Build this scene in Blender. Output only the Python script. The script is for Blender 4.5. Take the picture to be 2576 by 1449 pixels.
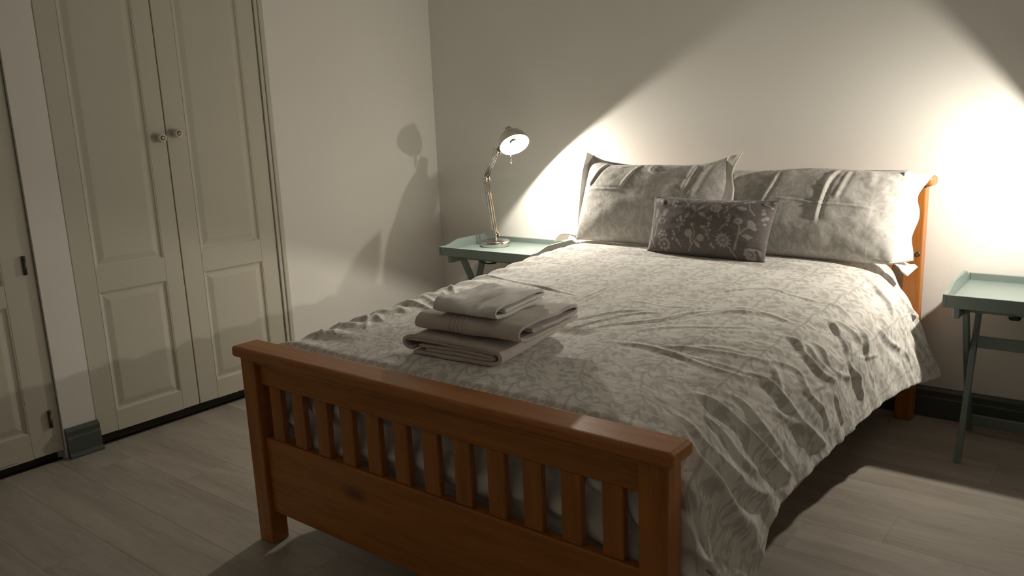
import bpy, bmesh, math, random
import numpy as np
from mathutils import Vector, Matrix

for o in list(bpy.data.objects): bpy.data.objects.remove(o)
scene = bpy.context.scene
COL = scene.collection

# ------------------------------------------------------------------ camera
IW, IH, FPX = 2576, 1449, 2033.8
CAM = np.array([3.3276, -3.4929, 1.2669]); YAW, PITCH, ROLL = .6762, -.2088, -.0411
_f = np.array([-math.sin(YAW)*math.cos(PITCH), math.cos(YAW)*math.cos(PITCH), math.sin(PITCH)])
_r0 = np.array([math.cos(YAW), math.sin(YAW), 0.0]); _u0 = np.cross(_r0, _f)
_r = math.cos(ROLL)*_r0 + math.sin(ROLL)*_u0
_u = math.cos(ROLL)*_u0 - math.sin(ROLL)*_r0
cd = bpy.data.cameras.new('camera'); cam = bpy.data.objects.new('camera', cd); COL.objects.link(cam)
cd.sensor_fit = 'HORIZONTAL'; cd.sensor_width = 36.0; cd.lens = FPX*36.0/IW; cd.clip_start = .02
M = Matrix.Identity(4)
for i in range(3):
    M[i][0] = _r[i]; M[i][1] = _u[i]; M[i][2] = -_f[i]; M[i][3] = CAM[i]
cam.matrix_world = M
scene.camera = cam

def project(P):
    d = P - CAM; z = d @ _f
    return np.stack([IW/2 + FPX*(d @ _r)/z, IH/2 - FPX*(d @ _u)/z], -1)

# ------------------------------------------------------------------ world, exposure
w = bpy.data.worlds.new('world'); scene.world = w; w.use_nodes = True
w.node_tree.nodes['Background'].inputs[0].default_value = (.9, .85, .75, 1)
w.node_tree.nodes['Background'].inputs[1].default_value = 0.0
scene.view_settings.view_transform = 'Standard'; scene.view_settings.look = 'None'
scene.view_settings.gamma = 1.0; scene.view_settings.use_curve_mapping = False
scene.view_settings.exposure = 0.2
BULB1, BULB2 = 5900.0, 3600.0          # the two bedside bulbs
BULB_RGB = (1.0, .92, .79)

# ------------------------------------------------------------------ helpers
def link(o, parent=None):
    COL.objects.link(o)
    if parent is not None: o.parent = parent
    return o

def tag(o, label=None, cat=None, group=None, kind=None):
    if label: o['label'] = label
    if cat: o['category'] = cat
    if group: o['group'] = group
    if kind: o['kind'] = kind
    return o

def thing(name, label, cat, loc=(0, 0, 0), group=None):
    o = bpy.data.objects.new(name, None); o.location = loc; o.empty_display_size = .05
    link(o); return tag(o, label, cat, group)

def finish(name, bm, mat, parent=None, smooth=False, org=(0, 0, 0)):
    me = bpy.data.meshes.new(name)
    if any(org): bmesh.ops.translate(bm, vec=Vector(org)*-1, verts=bm.verts)
    bm.normal_update(); bm.to_mesh(me); bm.free()
    for m in (mat if isinstance(mat, (list, tuple)) else [mat]): me.materials.append(m)
    if smooth:
        for p in me.polygons: p.use_smooth = True
    return link(bpy.data.objects.new(name, me), parent)

def add_box(bm, x0, x1, y0, y1, z0, z1, bevel=0.0, seg=2):
    r = bmesh.ops.create_cube(bm, size=1.0)
    vs = r['verts']
    for v in vs:
        v.co = Vector(((x0+x1)/2 + v.co.x*(x1-x0), (y0+y1)/2 + v.co.y*(y1-y0), (z0+z1)/2 + v.co.z*(z1-z0)))
    if bevel > 0:
        es = list({e for v in vs for e in v.link_edges})
        bmesh.ops.bevel(bm, geom=es, offset=bevel, segments=seg, affect='EDGES', profile=.5)

def box(name, x0, x1, y0, y1, z0, z1, mat, parent=None, bevel=0.0, seg=2, org=(0, 0, 0)):
    bm = bmesh.new(); add_box(bm, x0, x1, y0, y1, z0, z1, bevel, seg)
    return finish(name, bm, mat, parent, False, org)

def add_rod(bm, a, b, r, seg=12, r2=None):
    a, b = Vector(a), Vector(b); d = b-a
    res = bmesh.ops.create_cone(bm, cap_ends=True, segments=seg, radius1=r, radius2=r if r2 is None else r2, depth=d.length)
    q = Vector((0, 0, 1)).rotation_difference(d.normalized()).to_matrix().to_4x4()
    bmesh.ops.transform(bm, matrix=Matrix.Translation((a+b)/2) @ q, verts=res['verts'])

def rod(name, a, b, r, mat, parent=None, org=(0, 0, 0), seg=14):
    bm = bmesh.new(); add_rod(bm, a, b, r, seg)
    return finish(name, bm, mat, parent, True, org)

def add_lathe(bm, prof, origin, axis, seg=40, close=True):
    """prof: (radius, height) pairs turned about axis"""
    q = Vector((0, 0, 1)).rotation_difference(Vector(axis).normalized())
    o = Vector(origin); rings = []
    for r, h in prof:
        if r < 1e-6:
            rings.append([bm.verts.new(o + q @ Vector((0, 0, h)))])
        else:
            rings.append([bm.verts.new(o + q @ Vector((r*math.cos(2*math.pi*k/seg), r*math.sin(2*math.pi*k/seg), h))) for k in range(seg)])
    for A, B in zip(rings, rings[1:]):
        for k in range(seg):
            a, b = A[k % len(A)], A[(k+1) % len(A)]; c, d = B[(k+1) % len(B)], B[k % len(B)]
            vs = []
            for v in (a, b, c, d):
                if v not in vs: vs.append(v)
            if len(vs) >= 3: bm.faces.new(vs)
    bmesh.ops.recalc_face_normals(bm, faces=bm.faces)

def lathe(name, prof, origin, axis, mat, parent=None, seg=40, org=(0, 0, 0)):
    bm = bmesh.new(); add_lathe(bm, prof, origin, axis, seg)
    return finish(name, bm, mat, parent, True, org)

def add_tube(bm, pts, r, seg=8):
    """smooth tube along a polyline"""
    pts = [Vector(p) for p in pts]; n = len(pts); rings = []
    t0 = (pts[1]-pts[0]).normalized()
    nrm = t0.orthogonal().normalized()
    for i, p in enumerate(pts):
        t = (pts[min(i+1, n-1)]-pts[max(i-1, 0)]).normalized()
        nrm = (nrm - t*nrm.dot(t)).normalized(); bn = t.cross(nrm)
        rings.append([bm.verts.new(p + (nrm*math.cos(2*math.pi*k/seg)+bn*math.sin(2*math.pi*k/seg))*r) for k in range(seg)])
    for A, B in zip(rings, rings[1:]):
        for k in range(seg): bm.faces.new((A[k], A[(k+1) % seg], B[(k+1) % seg], B[k]))
    bm.faces.new(rings[0][::-1]); bm.faces.new(rings[-1])

def grid_mesh(name, P, mat, parent=None, org=(0, 0, 0), attr=None, wrap_u=False, flip=False):
    """P: (nv, nu, 3) array of points -> smooth quad mesh; attr: dict of float point attributes"""
    nv, nu = P.shape[:2]
    V = (P.reshape(-1, 3) - np.array(org)).astype(np.float32)
    idx = np.arange(nv*nu).reshape(nv, nu)
    if wrap_u: idx = np.concatenate([idx, idx[:, :1]], 1)
    a, b, c, d = idx[:-1, :-1], idx[:-1, 1:], idx[1:, 1:], idx[1:, :-1]
    F = np.stack([a, b, c, d] if not flip else [d, c, b, a], -1).reshape(-1, 4)
    me = bpy.data.meshes.new(name)
    me.vertices.add(len(V)); me.vertices.foreach_set('co', V.ravel())
    me.loops.add(F.size); me.loops.foreach_set('vertex_index', F.ravel().astype(np.int32))
    me.polygons.add(len(F))
    me.polygons.foreach_set('loop_start', (np.arange(len(F))*4).astype(np.int32))
    me.polygons.foreach_set('use_smooth', np.ones(len(F), bool))
    me.update(); me.validate()
    for k, A in (attr or {}).items():
        at = me.attributes.new(k, 'FLOAT', 'POINT'); at.data.foreach_set('value', A.reshape(-1).astype(np.float32))
    me.materials.append(mat)
    return link(bpy.data.objects.new(name, me), parent)

def smoothstep(a, b, x):
    t = np.clip((x-a)/(b-a), 0, 1); return t*t*(3-2*t)

_rng = np.random.RandomState(7)
_lat = _rng.rand(256, 256)
def vnoise(x, y):
    xi = np.floor(x).astype(int); yi = np.floor(y).astype(int); fx, fy = x-xi, y-yi
    fx = fx*fx*fx*(fx*(fx*6-15)+10); fy = fy*fy*fy*(fy*(fy*6-15)+10)
    g = lambda i, j: _lat[i % 256, j % 256]
    return ((g(xi, yi)*(1-fx)+g(xi+1, yi)*fx)*(1-fy) + (g(xi, yi+1)*(1-fx)+g(xi+1, yi+1)*fx)*fy)*2-1
def fbm(x, y, o=4):
    s = 0; a = 1
    for k in range(o): s = s + a*vnoise(x*2**k+17.3*k, y*2**k+5.1*k); a *= .5
    return s

def catmull(pts, n):
    P = np.array(pts, float); m = len(P)
    E = np.vstack([2*P[0]-P[1], P, 2*P[-1]-P[-2]])
    t = np.linspace(0, m-1-1e-9, n); i = t.astype(int); f = (t-i)[:, None]
    a, b, c, d = E[i], E[i+1], E[i+2], E[i+3]
    return .5*((2*b)+(-a+c)*f+(2*a-5*b+4*c-d)*f**2+(-a+3*b-3*c+d)*f**3)

# ------------------------------------------------------------------ materials
def mat_new(name):
    m = bpy.data.materials.new(name); m.use_nodes = True
    return m, m.node_tree, m.node_tree.nodes['Principled BSDF']

def N(t, typ, **kw):
    n = t.nodes.new(typ)
    for k, v in kw.items(): setattr(n, k, v)
    return n

def set_in(n, **kw):
    for k, v in kw.items(): n.inputs[k.replace('_', ' ')].default_value = v

def plain(name, rgb, rough=.5, metal=0.0, var=.06, nscale=6.0, bump=0.0, bscale=200.0, spec=None, sheen=0.0, coat=0.0):
    m, t, b = mat_new(name)
    tc = N(t, 'ShaderNodeTexCoord'); no = N(t, 'ShaderNodeTexNoise'); set_in(no, Scale=nscale, Detail=4.0)
    t.links.new(tc.outputs['Object'], no.inputs['Vector'])
    mx = N(t, 'ShaderNodeMix', data_type='RGBA')
    mx.inputs[6].default_value = tuple(c*(1-var) for c in rgb)+(1,); mx.inputs[7].default_value = tuple(min(1, c*(1+var)) for c in rgb)+(1,)
    t.links.new(no.outputs['Fac'], mx.inputs[0]); t.links.new(mx.outputs[2], b.inputs['Base Color'])
    set_in(b, Roughness=rough, Metallic=metal)
    if spec is not None: b.inputs['Specular IOR Level'].default_value = spec
    if sheen: b.inputs['Sheen Weight'].default_value = sheen; b.inputs['Sheen Roughness'].default_value = .5
    if coat: b.inputs['Coat Weight'].default_value = coat; b.inputs['Coat Roughness'].default_value = .12
    if bump:
        n2 = N(t, 'ShaderNodeTexNoise'); set_in(n2, Scale=bscale, Detail=3.0)
        t.links.new(tc.outputs['Object'], n2.inputs['Vector'])
        bp = N(t, 'ShaderNodeBump'); set_in(bp, Strength=bump, Distance=.002)
        t.links.new(n2.outputs['Fac'], bp.inputs['Height']); t.links.new(bp.outputs['Normal'], b.inputs['Normal'])
    return m

def wood(name, dark, light, axis, rough=.38, coat=.10, stretch=14.0, scale=2.6, rnd=True, knots=True):
    """grain running along axis 0/1/2 of the object"""
    m, t, b = mat_new(name)
    tc = N(t, 'ShaderNodeTexCoord'); oi = N(t, 'ShaderNodeObjectInfo')
    mp = N(t, 'ShaderNodeMapping'); sc = [stretch]*3; sc[axis] = 1.0; mp.inputs['Scale'].default_value = sc
    add = N(t, 'ShaderNodeVectorMath', operation='ADD'); mul = N(t, 'ShaderNodeVectorMath', operation='SCALE')
    cmb = N(t, 'ShaderNodeCombineXYZ')
    for i in range(3): t.links.new(oi.outputs['Random'], cmb.inputs[i])
    t.links.new(cmb.outputs[0], mul.inputs[0]); mul.inputs['Scale'].default_value = 37.0 if rnd else 0.0
    t.links.new(tc.outputs['Object'], add.inputs[0]); t.links.new(mul.outputs[0], add.inputs[1])
    t.links.new(add.outputs[0], mp.inputs['Vector'])
    n1 = N(t, 'ShaderNodeTexNoise'); set_in(n1, Scale=scale, Detail=6.0, Roughness=.62, Distortion=.6)
    t.links.new(mp.outputs[0], n1.inputs['Vector'])
    n2 = N(t, 'ShaderNodeTexNoise'); set_in(n2, Scale=scale*7, Detail=3.0, Roughness=.6)
    t.links.new(mp.outputs[0], n2.inputs['Vector'])
    av = N(t, 'ShaderNodeMath', operation='MULTIPLY_ADD'); av.inputs[1].default_value = .35
    t.links.new(n2.outputs['Fac'], av.inputs[0]); t.links.new(n1.outputs['Fac'], av.inputs[2])
    cr = N(t, 'ShaderNodeValToRGB'); cr.color_ramp.elements[0].position = .42; cr.color_ramp.elements[1].position = .86
    cr.color_ramp.elements[0].color = dark+(1,); cr.color_ramp.elements[1].color = light+(1,)
    t.links.new(av.outputs[0], cr.inputs['Fac'])
    out = cr.outputs['Color']
    if knots:
        mk = N(t, 'ShaderNodeMapping'); ks = [6.0]*3; ks[axis] = 2.6; mk.inputs['Scale'].default_value = ks
        t.links.new(add.outputs[0], mk.inputs['Vector'])
        vo = N(t, 'ShaderNodeTexVoronoi'); set_in(vo, Scale=1.0); t.links.new(mk.outputs[0], vo.inputs['Vector'])
        rp = N(t, 'ShaderNodeValToRGB'); rp.color_ramp.elements[0].position = .05; rp.color_ramp.elements[1].position = .17
        rp.color_ramp.elements[0].color = (.45, .40, .38, 1); rp.color_ramp.elements[1].color = (1, 1, 1, 1)
        t.links.new(vo.outputs['Distance'], rp.inputs['Fac'])
        mx = N(t, 'ShaderNodeMix', data_type='RGBA', blend_type='MULTIPLY'); mx.inputs[0].default_value = 1.0
        t.links.new(out, mx.inputs[6]); t.links.new(rp.outputs['Color'], mx.inputs[7]); out = mx.outputs[2]
    t.links.new(out, b.inputs['Base Color'])
    set_in(b, Roughness=rough); b.inputs['Coat Weight'].default_value = coat; b.inputs['Coat Roughness'].default_value = .18
    bp = N(t, 'ShaderNodeBump'); set_in(bp, Strength=.12, Distance=.002)
    t.links.new(n2.outputs['Fac'], bp.inputs['Height']); t.links.new(bp.outputs['Normal'], b.inputs['Normal'])
    return m

def printed(name, ground, motif, rough=.85, wscale=420.0, bump=.25, sheen=.15):
    """woven cotton with a flat print held in the point attribute 'pat'"""
    m, t, b = mat_new(name)
    at = N(t, 'ShaderNodeAttribute', attribute_name='pat')
    tc = N(t, 'ShaderNodeTexCoord')
    no = N(t, 'ShaderNodeTexNoise'); set_in(no, Scale=180.0, Detail=3.0); t.links.new(tc.outputs['Object'], no.inputs['Vector'])
    ad = N(t, 'ShaderNodeMath', operation='MULTIPLY_ADD'); ad.inputs[1].default_value = .30; ad.inputs[2].default_value = -.15
    t.links.new(no.outputs['Fac'], ad.inputs[0])
    sm = N(t, 'ShaderNodeMath', operation='ADD', use_clamp=True)
    t.links.new(at.outputs['Fac'], sm.inputs[0]); t.links.new(ad.outputs[0], sm.inputs[1])
    mx = N(t, 'ShaderNodeMix', data_type='RGBA'); mx.inputs[6].default_value = ground+(1,); mx.inputs[7].default_value = motif+(1,)
    t.links.new(sm.outputs[0], mx.inputs[0]); t.links.new(mx.outputs[2], b.inputs['Base Color'])
    set_in(b, Roughness=rough); b.inputs['Specular IOR Level'].default_value = .15
    b.inputs['Sheen Weight'].default_value = sheen
    n2 = N(t, 'ShaderNodeTexNoise'); set_in(n2, Scale=38.0, Detail=6.0, Roughness=.6, Distortion=.5); t.links.new(tc.outputs['Object'], n2.inputs['Vector'])
    bp = N(t, 'ShaderNodeBump'); set_in(bp, Strength=bump, Distance=.006)
    t.links.new(n2.outputs['Fac'], bp.inputs['Height']); t.links.new(bp.outputs['Normal'], b.inputs['Normal'])
    return m

WALL = plain('wall_paint', (.80, .785, .745), .92, var=.015, nscale=2.0, bump=.12, bscale=260.0, spec=.1)
CEIL = plain('ceiling_paint', (.88, .875, .85), .95, var=.01, spec=.1)
DOORW = plain('door_white', (.56, .54, .46), .6, var=.025, nscale=9.0, bump=.10, bscale=160.0, spec=.25)
SLATE = plain('slate_green_paint', (.075, .09, .08), .45, var=.12, nscale=14.0)
SAGE = plain('sage_paint', (.185, .228, .212), .38, var=.05, nscale=10.0, bump=.05, bscale=120.0)
CHROME = plain('polished_nickel', (.62, .60, .56), .12, metal=1.0, var=.03)
ROD_REFL = plain('chrome_painted_reflection', (.70, .50, .30), .25, metal=1.0, var=.05)  # chrome arm rods, their yellowish reflection painted into the base colour
SHADEIN = plain('shade_enamel', (.88, .87, .84), .4, var=.01)
WHITEC = plain('white_cotton', (.80, .78, .73), .9, var=.02, bump=.15, bscale=90.0, sheen=.1, spec=.1)
SHEET = plain('mattress_ticking', (.74, .72, .67), .9, var=.03, bump=.2, bscale=60.0, spec=.1)
IRON = plain('tarnished_iron', (.10, .09, .075), .45, metal=.7, var=.2, nscale=30.0)
KNOBW = plain('knob_white', (.60, .56, .47), .3, var=.02)
KNOBD = plain('knob_brass_screw', (.16, .12, .07), .35, metal=.8, var=.15, nscale=60.0)
DARK = plain('dark_void', (.045, .04, .03), .8, var=.1)
BLACKW = plain('black_webbing', (.02, .02, .02), .8, var=.1)
TOWEL = plain('taupe_terry', (.66, .585, .545), .97, var=.10, nscale=40.0, bump=.9, bscale=420.0, sheen=.5, spec=.05)
TOWELW = plain('cream_terry', (.86, .84, .80), .97, var=.06, nscale=40.0, bump=.8, bscale=420.0, sheen=.5, spec=.05)
PINE_D, PINE_L = (.30, .090, .013), (.47, .178, .034)
PINE = [wood('pine_grain_%s' % 'xyz'[i], PINE_D, PINE_L, i) for i in range(3)]
FLOORM = wood('grey_oak_laminate', (.27, .24, .20), (.42, .385, .335), 0, rough=.45, coat=0.0, stretch=7.0, scale=1.5, knots=False)
DUVETM = printed('scroll_print_cotton', (.82, .80, .76), (.55, .525, .49))
PILLOWM = printed('scroll_print_reverse', (.47, .45, .42), (.60, .58, .55))
CUSHM = printed('flower_print_taupe', (.165, .145, .138), (.42, .40, .385), bump=.15, wscale=300)

# ------------------------------------------------------------------ prints (flat patterns, computed on the cloth)
def lens(X, Y, cx, cy, ang, L, Wd):
    """leaf pointing from (cx,cy) along ang"""
    dx, dy = X-cx, Y-cy; a = dx*math.cos(ang)+dy*math.sin(ang); b = -dx*math.sin(ang)+dy*math.cos(ang)
    t = a/L
    hw = Wd*np.where((t > 0) & (t < 1), np.sin(np.pi*np.clip(t, 0, 1))**.8, 0)
    return hw-np.abs(b)
def disc(X, Y, cx, cy, r): return r-np.hypot(X-cx, Y-cy)
def stroke(X, Y, pts, r0, r1=None):
    r1 = r0 if r1 is None else r1
    C = catmull(pts, 26); best = np.full(X.shape, -1.0)
    for k in range(len(C)-1):
        a, b = C[k], C[k+1]; d = b-a; L2 = d@d+1e-12
        t = np.clip(((X-a[0])*d[0]+(Y-a[1])*d[1])/L2, 0, 1)
        rr = r0+(r1-r0)*(k+.5)/(len(C)-1)
        best = np.maximum(best, rr-np.hypot(X-a[0]-t*d[0], Y-a[1]-t*d[1]))
    return best

TW, TH, TR = .17, .25, .0015
def make_tile():
    nx, ny = int(round(TW/TR)), int(round(TH/TR))
    X0, Y0 = np.meshgrid((np.arange(nx)+.5)*TR, (np.arange(ny)+.5)*TR)
    D = np.full(X0.shape, -1.0)
    for ox in (-TW, 0, TW):
        for oy in (-TH, 0, TH):
            Xs, Y = X0-ox-TW/2, Y0-oy
            D = np.maximum(D, stroke(Xs, Y, [(0, -.01), (.004, .06), (-.004, .13), (.004, .19), (0, .26)], .0042))
            for sg in (1, -1):
                X = Xs*sg
                D = np.maximum(D, stroke(X, Y, [(0, .01), (.02, .03), (.045, .035), (.066, .022), (.062, .004), (.046, .006)], .0034, .0016))
                D = np.maximum(D, stroke(X, Y, [(0, .10), (.014, .128), (.04, .14), (.066, .128), (.07, .104), (.055, .095), (.047, .107)], .0034, .0016))
                D = np.maximum(D, stroke(X, Y, [(0, .17), (.022, .196), (.05, .205), (.075, .196)], .003, .0018))
                for cx, cy, r in ((.050, .112, .0075), (.042, .101, .0075), (.060, .100, .006), (.050, .012, .0085), (.061, .010, .006), (.042, .004, .0065)):
                    D = np.maximum(D, disc(X, Y, cx, cy, r))
                for k, a in enumerate((-20, 8, 36, 64, 92)):
                    D = np.maximum(D, lens(X, Y, .030, .158, math.radians(a), .044, .0062))
                for cx, cy, a, L, wd in ((.004, .05, 40, .046, .0105), (.004, .065, 75, .034, .0065), (.004, .215, 25, .046, .0105), (.006, .232, 62, .034, .006),
                                         (.04, .036, 80, .034, .007), (.055, .034, 45, .03, .006), (.062, .128, -35, .028, .006), (.03, .135, -70, .03, .006),
                                         (.018, .082, 10, .03, .006), (.072, .196, -70, .036, .0065), (.05, .205, 75, .03, .006)):
                    D = np.maximum(D, lens(X, Y, cx, cy, math.radians(a), L, wd))
    return smoothstep(-.0012, .0012, D)
TILE = make_tile()
def scroll_print(S, T):
    ny, nx = TILE.shape
    x = S/TR % nx; y = T/TR % ny
    xi = x.astype(int) % nx; yi = y.astype(int) % ny; fx, fy = x-np.floor(x), y-np.floor(y)
    g = lambda i, j: TILE[j % ny, i % nx]
    return (g(xi, yi)*(1-fx)+g(xi+1, yi)*fx)*(1-fy)+(g(xi, yi+1)*(1-fx)+g(xi+1, yi+1)*fx)*fy

# ------------------------------------------------------------------ room shell
RX, RY, RZ = 4.20, -4.25, 2.40
WY1, WY2, WY3, PY = -1.115, -1.655, -2.120, -2.250     # wardrobe: right edge, door gap, left edge; second wardrobe edge

floor = tag(box('floor', -.7, RX, RY, 0, -.06, -.010, DARK), kind='structure')
bmp = {}
def plank_mesh(L):
    k = round(L, 3)
    if k not in bmp:
        bm = bmesh.new(); add_box(bm, 0, L-.0004, .0002, .1908, -.010, 0.0, .0004, 1)
        me = bpy.data.meshes.new('plank'); bm.to_mesh(me); bm.free(); me.materials.append(FLOORM); bmp[k] = me
    return bmp[k]
rows = int(math.ceil(-RY/.191)); offs = [0.0, .46, .87, .24, .68, 1.06]
for r in range(rows):
    y0 = -(r+1)*.191
    if y0 < RY: y0 = RY
    x = .004; first = 1.285-offs[r % 6]
    while x < RX-.02:
        L = min(first, RX-.004-x); first = 1.285
        p = bpy.data.objects.new('plank', plank_mesh(L)); p.location = (x, y0, 0); link(p, floor); x += L
# alcove floors under the fitted wardrobes stay bare slab

def structure(name, boxes, mat, bevel=0.0):
    bm = bmesh.new()
    for b in boxes: add_box(bm, *b, bevel=bevel)
    return tag(finish(name, bm, mat), kind='structure')
structure('ceiling', [(-.7, RX+.1, RY-.1, .1, RZ, RZ+.08)], CEIL)
structure('wall_back', [(-.7, RX+.1, 0, .1, -.06, RZ)], WALL)
structure('wall_right', [(RX, RX+.1, RY-.1, 0, -.06, RZ)], WALL)
structure('wall_front', [(-.7, RX, RY-.1, RY, -.06, RZ)], WALL)
structure('wall_left', [(-.7, 0, WY1+.002, 0, -.06, RZ)], WALL)
structure('wall_left_pier', [(-.7, .014, PY+.0005, WY3-.002, -.06, RZ)], WALL)
structure('wall_left_lintel', [(-.7, 0, WY3-.002, WY1+.002, 2.252, RZ)], WALL)
structure('wall_left_lintel', [(-.7, 0, -3.362, PY+.002, 2.252, RZ)], WALL)
structure('wall_left_front', [(-.7, 0, RY, -3.364, -.06, RZ)], WALL)
structure('wall_left_rear', [(-.72, -.7, RY, 0, -.06, RZ)], WALL)

def baseboard(name, axis, a0, a1, base, sgn, mat=SLATE, h=.125, shoe=0.0):
    """moulded skirting; axis 'x': runs along x at y=base, 'y': runs along y at x=base; sgn: side it projects to"""
    prof = [(0, 0), (.020, 0), (.020, h*.66), (.016, h*.70), (.016, h*.80), (.0185, h*.84), (.0185, h*.90), (.008, h*.97), (.006, h), (0, h)]
    if shoe: prof[1:2] = [(.020+shoe, 0), (.020+shoe, .008), (.021, .018)]
    bm = bmesh.new(); rings = []
    for a in (a0, a1):
        rings.append([bm.verts.new((a, base+sgn*d, z) if axis == 'x' else (base+sgn*d, a, z)) for d, z in prof])
    n = len(prof)
    for k in range(n): bm.faces.new((rings[0][k], rings[0][(k+1) % n], rings[1][(k+1) % n], rings[1][k]))
    bm.faces.new(rings[0]); bm.faces.new(rings[1][::-1]); bmesh.ops.recalc_face_normals(bm, faces=bm.faces)
    return tag(finish(name, bm, mat), kind='structure')
baseboard('baseboard_back', 'x', .022, RX-.002, 0, -1)
baseboard('baseboard_left', 'y', WY1+.004, -.0, 0, 1)
baseboard('baseboard_pillar', 'y', PY+.003, WY3+.004, .014, 1, h=.122, shoe=.014)
baseboard('baseboard_right', 'y', RY+.002, -.022, RX, -1)

# ------------------------------------------------------------------ fitted wardrobes
def door_mesh(name, y0, y1, z0, z1, panels, parent, org, x1=.0, th=.022):
    """frame-and-panel door facing +x; panels: list of (ya,yb,za,zb) openings"""
    bm = bmesh.new(); xs = x1-th
    ya, yb = panels[0][0], panels[0][1]
    add_box(bm, xs, x1, y0, ya, z0, z1, .002, 1); add_box(bm, xs, x1, yb, y1, z0, z1, .002, 1)
    zz = [z0]+[v for p in panels for v in (p[2], p[3])]+[z1]
    for k in range(0, len(zz), 2): add_box(bm, xs, x1, ya, yb, zz[k], zz[k+1], .0, 1)
    d = finish(name, bm, DOORW, parent, False, org)
    for (a, b, c, e) in panels:
        bm = bmesh.new()
        # moulding slope, groove, raised field: nested rectangles (inset, depth)
        steps = [(0, 0.0), (.004, -.0005), (.010, -.006), (.016, -.0075), (.019, -.0075), (.040, -.0025), (.044, -.002)]
        rings = [[bm.verts.new((x1+dx, yy, zz2)) for yy, zz2 in ((a+i, c+i), (b-i, c+i), (b-i, e-i), (a+i, e-i))] for i, dx in steps]
        for A, B in zip(rings, rings[1:]):
            for k in range(4): bm.faces.new((A[k], A[(k+1) % 4], B[(k+1) % 4], B[k]))
        bm.faces.new(rings[-1])
        back = [bm.verts.new((xs+.003, v.co.y, v.co.z)) for v in rings[0]]
        for k in range(4): bm.faces.new((rings[0][(k+1) % 4], rings[0][k], back[k], back[(k+1) % 4]))
        bm.faces.new(back[::-1]); bmesh.ops.recalc_face_normals(bm, faces=bm.faces)
        finish('door_panel', bm, DOORW, d, False, org)
    return d

def knob(y, z, parent, org, x=.0):
    bm = bmesh.new()
    add_lathe(bm, [(0, 0), (.013, 0), (.013, .004), (.0105, .008), (.0105, .013), (.0175, .020), (.0205, .028), (.0195, .035), (.0140, .039), (.0100, .039)], (x, y, z), (1, 0, 0), 24)
    nf = len(bm.faces)
    add_lathe(bm, [(.0104, .0382), (.0096, .041), (.005, .042), (0, .0412)], (x, y, z), (1, 0, 0), 20)
    bm.faces.ensure_lookup_table()
    for f in list(bm.faces)[nf:]: f.material_index = 1
    return finish('knob', bm, [KNOBW, KNOBD], parent, True, org)

org = (0, (WY1+WY3)/2, 0)
wd = thing('fitted_wardrobe', 'tall white two-door fitted wardrobe with panelled doors and two knobs', 'wardrobe', org)
box('carcass', -.62, -.60, WY3, WY1, 0, 2.25, DOORW, wd, org=org)
box('side_panel', -.60, -.026, WY1-.020, WY1, 0, 2.25, DOORW, wd, org=org)
box('side_panel', -.60, -.026, WY3, WY3+.018, 0, 2.25, DOORW, wd, org=org)
box('plinth', -.09, -.030, WY3+.018, WY1-.020, 0, .045, DARK, wd, org=org)
bm = bmesh.new()
add_box(bm, -.03, .014, WY1-.026, WY1, 0.0, 2.25, .005, 2); add_box(bm, -.03, .008, WY1-.045, WY1-.026, 0.0, 2.25, .002, 1)
finish('trim_strip', bm, DOORW, wd, False, org)
ZT = 2.235
dL = door_mesh('door', WY3+.007, WY2-.0022, .042, ZT, [(-2.029, -1.736, .124, .636), (-2.029, -1.736, .728, 2.12)], wd, org, x1=0.0)
dR = door_mesh('door', WY2+.0022, WY1-.047, .042, ZT, [(-1.560, -1.250, .124, .642), (-1.560, -1.250, .738, 2.12)], wd, org, x1=0.0)
KZ = 1.250
knob(-1.692, KZ-.012, dL, org); knob(-1.617, KZ+.004, dR, org)

org = (0, -2.8, 0)
wd2 = thing('fitted_wardrobe', 'white fitted wardrobe at the left edge, door hung on two tarnished hinges', 'wardrobe', org)
box('carcass', -.62, -.60, -3.36, PY, 0, 2.25, DOORW, wd2, org=org)
box('side_panel', -.60, -.026, PY-.018, PY, 0, 2.25, DOORW, wd2, org=org)
box('side_panel', -.60, -.026, -3.36, -3.342, 0, 2.25, DOORW, wd2, org=org)
box('plinth', -.09, -.030, -3.342, PY-.018, 0, .036, DARK, wd2, org=org)
dd = door_mesh('door', -2.80+.002, PY-.0015, .034, ZT, [(-2.70, -2.366, .135, .646), (-2.70, -2.366, .720, 2.12)], wd2, org)
door_mesh('door', -3.35, -2.80-.002, .034, ZT, [(-3.24, -2.90, .135, .646), (-3.24, -2.90, .720, 2.12)], wd2, org)
bm = bmesh.new(); add_box(bm, .0, .004, -2.70, -2.425, .044, .068, .001, 1); finish('kick_strip', bm, DOORW, dd, False, org)
for z in (.79, .175, 1.75):
    bm = bmesh.new(); add_rod(bm, (.006, -2.286, z-.033), (.006, -2.286, z+.022), .006, 10); add_rod(bm, (.006, -2.286, z+.025), (.006, -2.286, z+.037), .0065, 10)
    add_box(bm, 0, .003, -2.292, -2.280, z-.036, z+.036)
    finish('hinge', bm, IRON, dd, True, org)

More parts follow.
